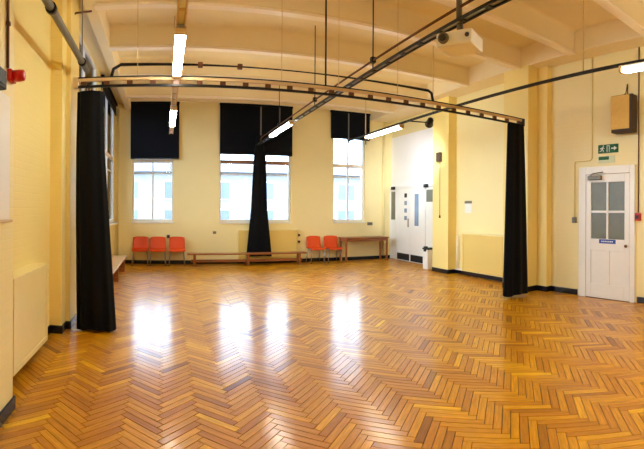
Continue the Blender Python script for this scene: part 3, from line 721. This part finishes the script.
# ------------------------------------------------------------------ fluorescent lamps under the tracks
def lamp(X, ya, yb, label, side=0.0):
    RX = X; X = X - side            # side > 0: carried on outriggers beside the track
    t = thing('fluorescent_lamp', (X, (ya + yb) / 2, ZG - .09), label, 'lamp', 'fluorescent lamps under the tracks')
    wpart(MB().box(X - .042, X + .042, ya, yb, ZG - .05, ZG - .022, c=.006), 'body', 'white_plastic', t)
    wpart(MB().box(X - .05, X + .05, ya + .04, yb - .04, ZG - .095, ZG - .05, c=.018), 'diffuser', 'tube_light', t)
    for a, b in ((ya, ya + .04), (yb - .04, yb)): wpart(MB().box(X - .054, X + .054, a, b, ZG - .10, ZG - .022, c=.008), 'end_cap', 'tan_metal', t)
    for f in (.2, .8):
        y = ya + (yb - ya) * f; wpart(MB().box(X - .02, RX + .03, y - .015, y + .015, ZG - .022, ZG - .0145), 'bracket', 'dark_metal', t)
lamp(XL2, 4.0, 5.34, 'lit fluorescent lamp on the track nearest the side windows, just before the curtain track')
lamp(XL2, 7.1, 8.6, 'lit fluorescent lamp beyond the curtain track, in front of the long black blind')
lamp(XM, 7.9, 9.5, 'lit fluorescent lamp at the far end of the projector track', .10)
lamp(XR2, 7.35, 8.9, 'lit fluorescent lamp on the track nearest the double doors')
lamp(XR2, 1.1, 2.62, 'lit fluorescent lamp near the speaker over the white door')
for X in (XM, XR2):  # lamps added out of view to light the near end
    nm = {XL2: 'side window', XM: 'projector', XR2: 'door side'}[X]
    lamp(X, {XL2: -1.4, XM: .2, XR2: -.8}[X], {XL2: .1, XM: 1.7, XR2: .7}[X], 'added unseen fluorescent lamp over the near floor on the %s track' % nm)

lamp(XM, -1.9, -.4, 'added unseen fluorescent lamp behind the near floor at the rear of the projector track')  # another unseen lamp, added to brighten the near end
def flood():
    x, z = 4.86, 3.22; y = 7.12
    t = thing('flood_lamp', (x, y, z), 'dark flood lamp on an arm aimed at the white wall over the double doors', 'lamp')
    aim = Vector((XA, 10.95, 2.5)) - Vector((x, y, z)); e = aim.to_track_quat('-Z', 'Y').to_euler()
    def lp(mb, nm, mt): o = bpy.data.objects.new(nm, mb.data(nm, mt)); COL.objects.link(o); o.parent = t; o.rotation_euler = e; return o
    lp(MB().tube([(0, 0, .12), (0, 0, .09), (0, 0, -.05), (0, 0, -.12)], [.03, .06, .065, .085], 16, False).tube([(0, 0, .12), (0, 0, .119)], .03, 16), 'housing', 'dark_metal')
    lp(MB().tube([(0, 0, -.085), (0, 0, -.09)], .066, 16), 'lens', 'flood_light')
    wpart(MB().tube([(XR2 + .0295, y, ZG), (x - .02, y, ZG + .02), (x, y, z + .02)], .012, 8), 'arm', 'dark_metal', t)
    ld = bpy.data.lights.new('flood_light', 'SPOT'); ld.energy = FLOOD; ld.spot_size = math.radians(46); ld.spot_blend = 1.0; ld.shadow_soft_size = .06; ld.color = (.82, .90, 1.0)
    lo = bpy.data.objects.new('flood_light', ld); COL.objects.link(lo); lo.parent = t; lo.rotation_euler = e; lo.location = aim.normalized() * .13
flood()

# ------------------------------------------------------------------ projector
def projector():
    p = onX(460, 40, XM); x, y = XM, p.y; zt = ZG - .11; zb = zt - .15
    t = thing('projector', (x, y, zb), 'white ceiling projector hanging under the lighting track', 'projector', rz=0)
    t.rotation_euler = (0, 0, math.radians(-62))
    def p_(mb, nm, mt): return wpart_local(mb, nm, mt, t)
    def wpart_local(mb, nm, mt, par): o = bpy.data.objects.new(nm, mb.data(nm, mt)); COL.objects.link(o); o.parent = par; return o
    p_(MB().box(-.17, .17, -.145, .145, 0, .13, c=.02), 'body', 'white_plastic')
    p_(MB().tube([(-.09, -.145, .07), (-.09, -.17, .07), (-.09, -.172, .07)], [.05, .048, .035], 16), 'lens_ring', 'grey_metal')
    p_(MB().tube([(-.09, -.165, .07), (-.09, -.176, .07)], .032, 16), 'lens', 'lens_glass')
    p_(MB().tube([(.13, -.148, .07), (.13, -.153, .07)], .02, 12), 'sensor', 'lens_glass')
    g = MB()
    for k in range(6): g.box(.17, .173, -.1, .1, .03 + k * .014, .036 + k * .014)
    p_(g, 'vent_grille', 'white_plastic')
    p_(MB().tube([(0, 0, .13), (0, 0, .237)], .03, 12), 'mount_pole', 'grey_metal')
    p_(MB().box(-.06, .06, -.06, .06, .125, .15, c=.005), 'mount_plate', 'dark_metal')
projector()

# ------------------------------------------------------------------ things on the right wall
def speaker():
    a, b = onX(634, 115, 6.2).y, onX(613, 115, 6.2).y; z0, z1 = onX(620, 133, 6.2).z, onX(620, 96, 6.2).z
    t = thing('wall_speaker', (6.2, (a + b) / 2, z0), 'ochre fronted box speaker hung high beside the exit sign', 'speaker')
    wpart(MB().box(6.14, 6.31, a, b, z0, z1, c=.01), 'cabinet', 'speaker_dark', t)
    wpart(MB().box(6.125, 6.139, a + .05, b - .0, z0 + .05, z1 - .01, c=.006), 'grille', 'speaker_front', t)
    wpart(MB().box(6.31, XR - .001, (a + b) / 2 - .05, (a + b) / 2 + .05, z0 + .2, z1 - .1), 'wall_bracket', 'dark_metal', t)
    m_ = (a + b) / 2
    wpart(MB().tube([(6.24, m_ - .06, z1), (6.30, m_ - .02, z1 + .08), (6.33, m_, z1 + .22)], .008, 6), 'cable', 'brown_metal', t)
    wpart(MB().tube([(6.24, m_ + .08, z1), (6.31, m_ + .02, z1 + .06), (6.33, m_, z1 + .22)], .008, 6), 'cable', 'brown_metal', t)
speaker()
def exit_sign():
    a, b = onX(618.5, 149, XR).y, onX(598.5, 149, XR).y; z0, z1 = onX(608, 153, XR).z, onX(608, 144.5, XR).z
    t = thing('exit_sign', (XR, (a + b) / 2, z0), 'green exit sign with white running figure above the white door', 'sign')
    wpart(MB().box(XR - .012, XR - .001, a, b, z0, z1, c=.003), 'board', 'sign_green', t)
    L, H = b - a, z1 - z0; xs = XR - .0145
    def P(u, v): return (b - u * L, z0 + v * H)             # u to the viewer's right
    def quad(pts, nm):
        mb = MB(); n = len(pts); vs = [(xs, *P(u, v)) for u, v in pts] + [(XR - .012, *P(u, v)) for u, v in pts]
        mb.add(vs, [tuple(range(n)), tuple(range(n, 2 * n))] + [(k, (k + 1) % n, n + (k + 1) % n, n + k) for k in range(n)]); wpart(mb, nm, 'sign_white', t)
    # running figure
    mb = MB(); c = P(.27, .83); n = 10
    mb.add([(xs, c[0] + .09 * H * math.cos(2 * PI * k / n), c[1] + .09 * H * math.sin(2 * PI * k / n)) for k in range(n)], [tuple(range(n))]); wpart(mb, 'figure_head', 'sign_white', t)
    quad([(.20, .70), (.27, .72), (.24, .42), (.17, .42)], 'figure_body')
    quad([(.18, .44), (.24, .44), (.30, .28), (.27, .12), (.24, .14), (.26, .28)], 'figure_leg'); quad([(.17, .44), (.21, .42), (.16, .24), (.08, .20), (.08, .26), (.14, .29)], 'figure_leg')
    quad([(.26, .70), (.33, .55), (.31, .50), (.24, .62)], 'figure_arm'); quad([(.20, .70), (.12, .62), (.10, .48), (.13, .48), (.15, .58), (.21, .62)], 'figure_arm')
    quad([(.44, .12), (.47, .12), (.47, .88), (.44, .88)], 'doorway_edge'); quad([(.47, .82), (.58, .82), (.58, .88), (.47, .88)], 'doorway_edge'); quad([(.55, .12), (.58, .12), (.58, .82), (.55, .82)], 'doorway_edge')
    quad([(.66, .44), (.82, .44), (.82, .58), (.66, .58)], 'arrow'); quad([(.80, .25), (.94, .51), (.80, .77)], 'arrow')
    a, b = onX(615, 159, XR).y, onX(598.5, 159, XR).y; z0, z1 = onX(606, 163, XR).z, onX(606, 156, XR).z
    t2 = thing('notice', (XR, (a + b) / 2, z0), 'small pale notice with a green band between exit sign and door', 'sign')
    wpart(MB().box(XR - .006, XR - .001, a, b, z0, z1), 'board', 'sign_pale', t2)
    wpart(MB().box(XR - .008, XR - .006, a + .35 * (b - a), b - .01, z0 + .45 * (z1 - z0), z1 - .01), 'band', 'sign_green', t2)
exit_sign()
def conduit(name, pts, r, mt, label, cat='conduit', extra=()):
    lo = Vector((pts[0][0], pts[0][1], min(p[2] for p in pts)))
    t = thing(name, lo, label, cat); wpart(MB().tube(pts, r, 8), 'pipe', mt, t)
    for nm, mt2, bx in extra: wpart(MB().box(*bx, c=.006), nm, mt2, t)
    return t
yv = onX(592.5, 120, XR).y; ys_ = onX(575, 200, XR).y; zh = onX(583, 161, XR).z; zs = onX(575, 220, XR).z
conduit('switch_conduit', [(XR - .015, yv, ZB), (XR - .015, yv, zh + .03), (XR - .015, yv + .03, zh), (XR - .015, ys_ - .03, zh), (XR - .015, ys_, zh - .03), (XR - .015, ys_, zs + .05)], .013, 'cream_gloss',
        'cream painted conduit dropping to a light switch beside the white door', extra=[('switch', 'grey_metal', (XR - .035, XR - .001, ys_ - .045, ys_ + .045, zs - .05, zs + .05))])
yc = onX(639, 150, XR).y; zk = onX(637, 217, XR).z
conduit('alarm_conduit', [(XR - .013, yc, ZB), (XR - .013, yc, zk + .07)], .011, 'brown_metal', 'brown conduit running down to the red call point beside the door')
t = thing('fire_call_point', (XR, yc, zk), 'red fire alarm call point on the wall beside the white door', 'fire alarm')
wpart(MB().box(XR - .06, XR - .001, yc - .05, yc + .05, zk - .06, zk + .065, c=.01), 'housing', 'red_plastic', t)
wpart(MB().box(XR - .064, XR - .06, yc - .03, yc + .03, zk - .03, zk + .03), 'glass_plate', 'speaker_dark', t)
# dark box with cord on the far pilaster
yb_ = onX(440.5, 157, 6.21).y
t = thing('pull_switch', (6.21, yb_, 1.4), 'dark box with a long hanging cord on the pilaster beside the double doors', 'switch')
zb_, zt2 = onX(440.5, 162, 6.21).z, onX(440.5, 152.5, 6.21).z
wpart(MB().box(6.12, 6.209, yb_ - .07, yb_ + .07, zb_, zt2, c=.01), 'box', 'speaker_dark', t)
zc2 = onX(441, 215, 6.2).z
wpart(MB().tube([(6.18, yb_ - .02, zb_), (6.18, yb_ - .02, zc2)], .006, 6), 'cord', 'grey_metal', t)
wpart(MB().tube([(6.18, yb_ - .02, zc2 - .07), (6.18, yb_ - .02, zc2)], [.022, .014], 8), 'cord_weight', 'brown_metal', t)
# paper notice in the radiator bay
a, b = onX(472, 206, XB).y, onX(465, 206, XB).y
t = thing('paper_notice', (XB, (a + b) / 2, onX(468, 213, XB).z), 'white paper notice on the wall above the ochre boxed radiator', 'notice')
wpart(MB().box(XB - .006, XB - .001, a, b, onX(468, 213, XB).z, onX(468, 202, XB).z), 'sheet', 'sign_white', t)
wpart(MB().box(XB - .012, XB - .006, a, b, onX(468, 203.5, XB).z, onX(468, 201, XB).z), 'clip_strip', 'grey_metal', t)

# ------------------------------------------------------------------ things on the back wall
def wbox(name, px, py, w, h, d, mt, label, cat):
    p = onY(px, py, YB); t = thing(name, (p.x, YB, p.z - h / 2), label, cat)
    wpart(MB().box(p.x - w / 2, p.x + w / 2, YB - d * .6, YB - .001, p.z - h / 2, p.z + h / 2, c=.006), 'back_box', mt, t)
    wpart(MB().box(p.x - w * .35, p.x + w * .35, YB - d, YB - d * .6, p.z - h * .35, p.z + h * .35, c=.004), 'face', mt, t)
wbox('wall_socket', 214.5, 232.5, .09, .07, .04, 'grey_metal', 'small grey socket on the wall between the narrow and wide windows', 'socket')
wbox('wall_thermostat', 168.3, 236.5, .08, .09, .05, 'speaker_dark', 'small dark control box on the wall above the row of three chairs', 'control box')
wbox('double_socket', 369.7, 223.7, .17, .09, .04, 'grey_metal', 'grey double socket on the wall above the long table', 'socket')
def valve(px, py, label):
    p = onY(px, py, YB - .02); t = thing('radiator_valve', (p.x, YB - .06, p.z), label, 'valve')
    wpart(MB().tube([(p.x, YB - .001, p.z), (p.x, YB - .05, p.z)], .014, 8), 'stem', 'steel', t)
    wpart(MB().tube([(p.x, YB - .05, p.z), (p.x, YB - .07, p.z), (p.x, YB - .085, p.z)], [.03, .035, .024], 10), 'handle', 'speaker_dark', t)
valve(298.6, 235, 'upper dark radiator valve at the end of the radiator behind the bench')
valve(298.6, 241.5, 'lower dark radiator valve at the end of the radiator behind the bench')
xc = wx(383)
conduit('corner_pipe', [(xc, YB - .045, .1), (xc, YB - .045, ZB)], .04, 'cream_gloss', 'cream painted upright pipe in the corner beside the double doors', 'pipe')
xc = wx(118.3)
conduit('corner_pipe', [(xc, YB - .04, .1), (xc, YB - .04, ZB)], .03, 'cream_gloss', 'cream painted upright pipe in the corner behind the pale bench', 'pipe')

# ------------------------------------------------------------------ things on the left wall
ya = onX(10, 150, XLN + .02).y
t = thing('notice_board', (XLN, 2.3, onX(5, 222, XLN).z), 'pale notice board with a narrow ledge under the black box', 'notice board')
z0, z1 = onX(5, 222, XLN).z, onX(5, 96, XLN).z
wpart(MB().box(XLN + .001, XLN + .02, 1.75, ya, z0 + .02, z1, c=.004), 'board', 'white_gloss', t)
wpart(MB().box(XLN + .001, XLN + .04, 1.73, ya + .01, z0, z0 + .02, c=.004), 'ledge', 'tan_metal', t)
yk = onX(7, 80, XLN + .06).y; z2, z3 = onX(4, 94, XLN + .06).z, onX(3, 68, XLN + .06).z
t = thing('wall_box', (XLN, yk - .2, z2), 'black box fixed on the pilaster above the pale notice board', 'box')
wpart(MB().box(XLN + .001, XLN + .06, yk - .45, yk, max(z2, z1 + .005), z3, c=.008), 'housing', 'black_plastic', t)
wpart(MB().box(XLN + .06, XLN + .066, yk - .43, yk - .03, max(z2, z1 + .005) + .02, z3 - .02, c=.003), 'front_plate', 'black_plastic', t)
yb2 = 3.0; zb2, zt3 = onY(16, 79.5, yb2 - .06).z, onY(16, 67.5, yb2 - .06).z
t = thing('alarm_sounder', (XLN, yb2, zb2), 'red fire alarm sounder on the edge of the yellow pilaster', 'fire alarm')
wpart(MB().box(XLN + .001, XLN + .035, yb2 - .06, yb2 + .05, zb2, zt3, c=.006), 'base', 'red_plastic', t)
zm = (zb2 + zt3) / 2; rr = (zt3 - zb2) / 2
wpart(MB().tube([(XLN + .035, yb2 - .005, zm), (XLN + .08, yb2 - .005, zm), (XLN + .11, yb2 - .005, zm), (XLN + .118, yb2 - .005, zm)], [rr, rr, rr * .92, rr * .6], 16), 'sounder_body', 'red_plastic', t)
yq = onX(8, 30, XLN + .012).y
conduit('alarm_cable', [(XLN + .012, yq, zt3 + .0), (XLN + .012, yq, ZB)], .011, 'brown_metal', 'reddish brown conduit rising from the red alarm sounder', 'conduit',
        [('clip', 'brown_metal', (XLN + .001, XLN + .03, yq - .02, yq + .02, z - .015, z + .015)) for z in (2.8, 3.1)])
# short hook pipe at the left ceiling edge
p = onX(88, 14, -1.0)
conduit('gas_pipe', [(-1.2, p.y - .1, 3.4), (-1.2, p.y - .1, 3.95), (-1.15, p.y - .05, 4.02), (-.95, p.y, 4.05)], .013, 'brown_metal', 'short hooked brown pipe on the yellow pilaster below the ceiling edge', 'pipe')

# ------------------------------------------------------------------ outside the windows
struct(MB().box(-60, 60, -60, 80, -1.2, -1.0), 'ground', 'asphalt', 'grey playground outside the windows', 'ground')
def building():
    x0, x1, y0, y1, z1 = -14, 30, 30, 38, 4.0
    t = thing('school_wing', ((x0 + x1) / 2, y0, -1.0), 'pale school building seen through the windows', 'building')
    wpart(MB().box(x0, x1, y0, y1, -1, z1), 'wall', 'outside_render', t)
    rf = MB(); rf.add([(x0 - .4, y0 - .4, z1), (x1 + .4, y0 - .4, z1), (x1 + .4, y1, z1), (x0 - .4, y1, z1), (x0 - .4, y0 + 3, z1 + 1.0), (x1 + .4, y0 + 3, z1 + 1.0)], [(0, 1, 5, 4), (2, 3, 4, 5), (0, 4, 3), (1, 2, 5), (0, 3, 2, 1)])
    wpart(rf, 'roof', 'slate', t)
    for k in range(14):
        x = x0 + 1.5 + k * 3.1
        for a, b in ((0.1, 1.5), (2.1, 3.4)):
            w = wpart(MB().box(x, x + 1.5, y0 - .06, y0 + .02, a, b), 'window_frame', 'white_gloss', t)
            wpart(MB().box(x + .08, x + .71, y0 - .08, y0 - .06, a + .08, b - .08), 'pane', 'outside_glass', w); wpart(MB().box(x + .79, x + 1.42, y0 - .08, y0 - .06, a + .08, b - .08), 'pane', 'outside_glass', w)
building()
def tree(x, y, h, seed, label):
    rr = random.Random(seed); t = thing('bare_tree', (x, y, -1), label, 'tree')
    mb = MB()
    def br(p, d, L, r, lv, out):
        q_ = p + d * L; out.tube([p, (p + q_) / 2 + Vector((rr.uniform(-.1, .1), rr.uniform(-.1, .1), 0)) * L * .4, q_], [r, r * .85, r * .65], 5, False)
        if lv == 0: return
        for _ in range(3):
            nd = (d + Vector((rr.uniform(-.8, .8), rr.uniform(-.8, .8), rr.uniform(-.1, .5)))).normalized(); br(q_, nd, L * rr.uniform(.6, .8), r * .6, lv - 1, out)
    tk = MB().tube([(x, y, -1), (x + .05, y, h * .15), (x, y, h * .3)], [.16, .13, .11], 8, False); wpart(tk, 'trunk', 'bark', t)
    br(Vector((x, y, h * .3)), Vector((0, 0, 1)), h * .22, .09, 4, mb); wpart(mb, 'branches', 'bark', t)
tree(4.6, 20.5, 5.5, 4, 'bare tree standing outside behind the wide window')
tree(.9, 22, 5.0, 9, 'bare tree standing outside behind the narrow window above the chairs')
tree(-9.5, 14, 6, 5, 'bare tree standing outside the side windows')
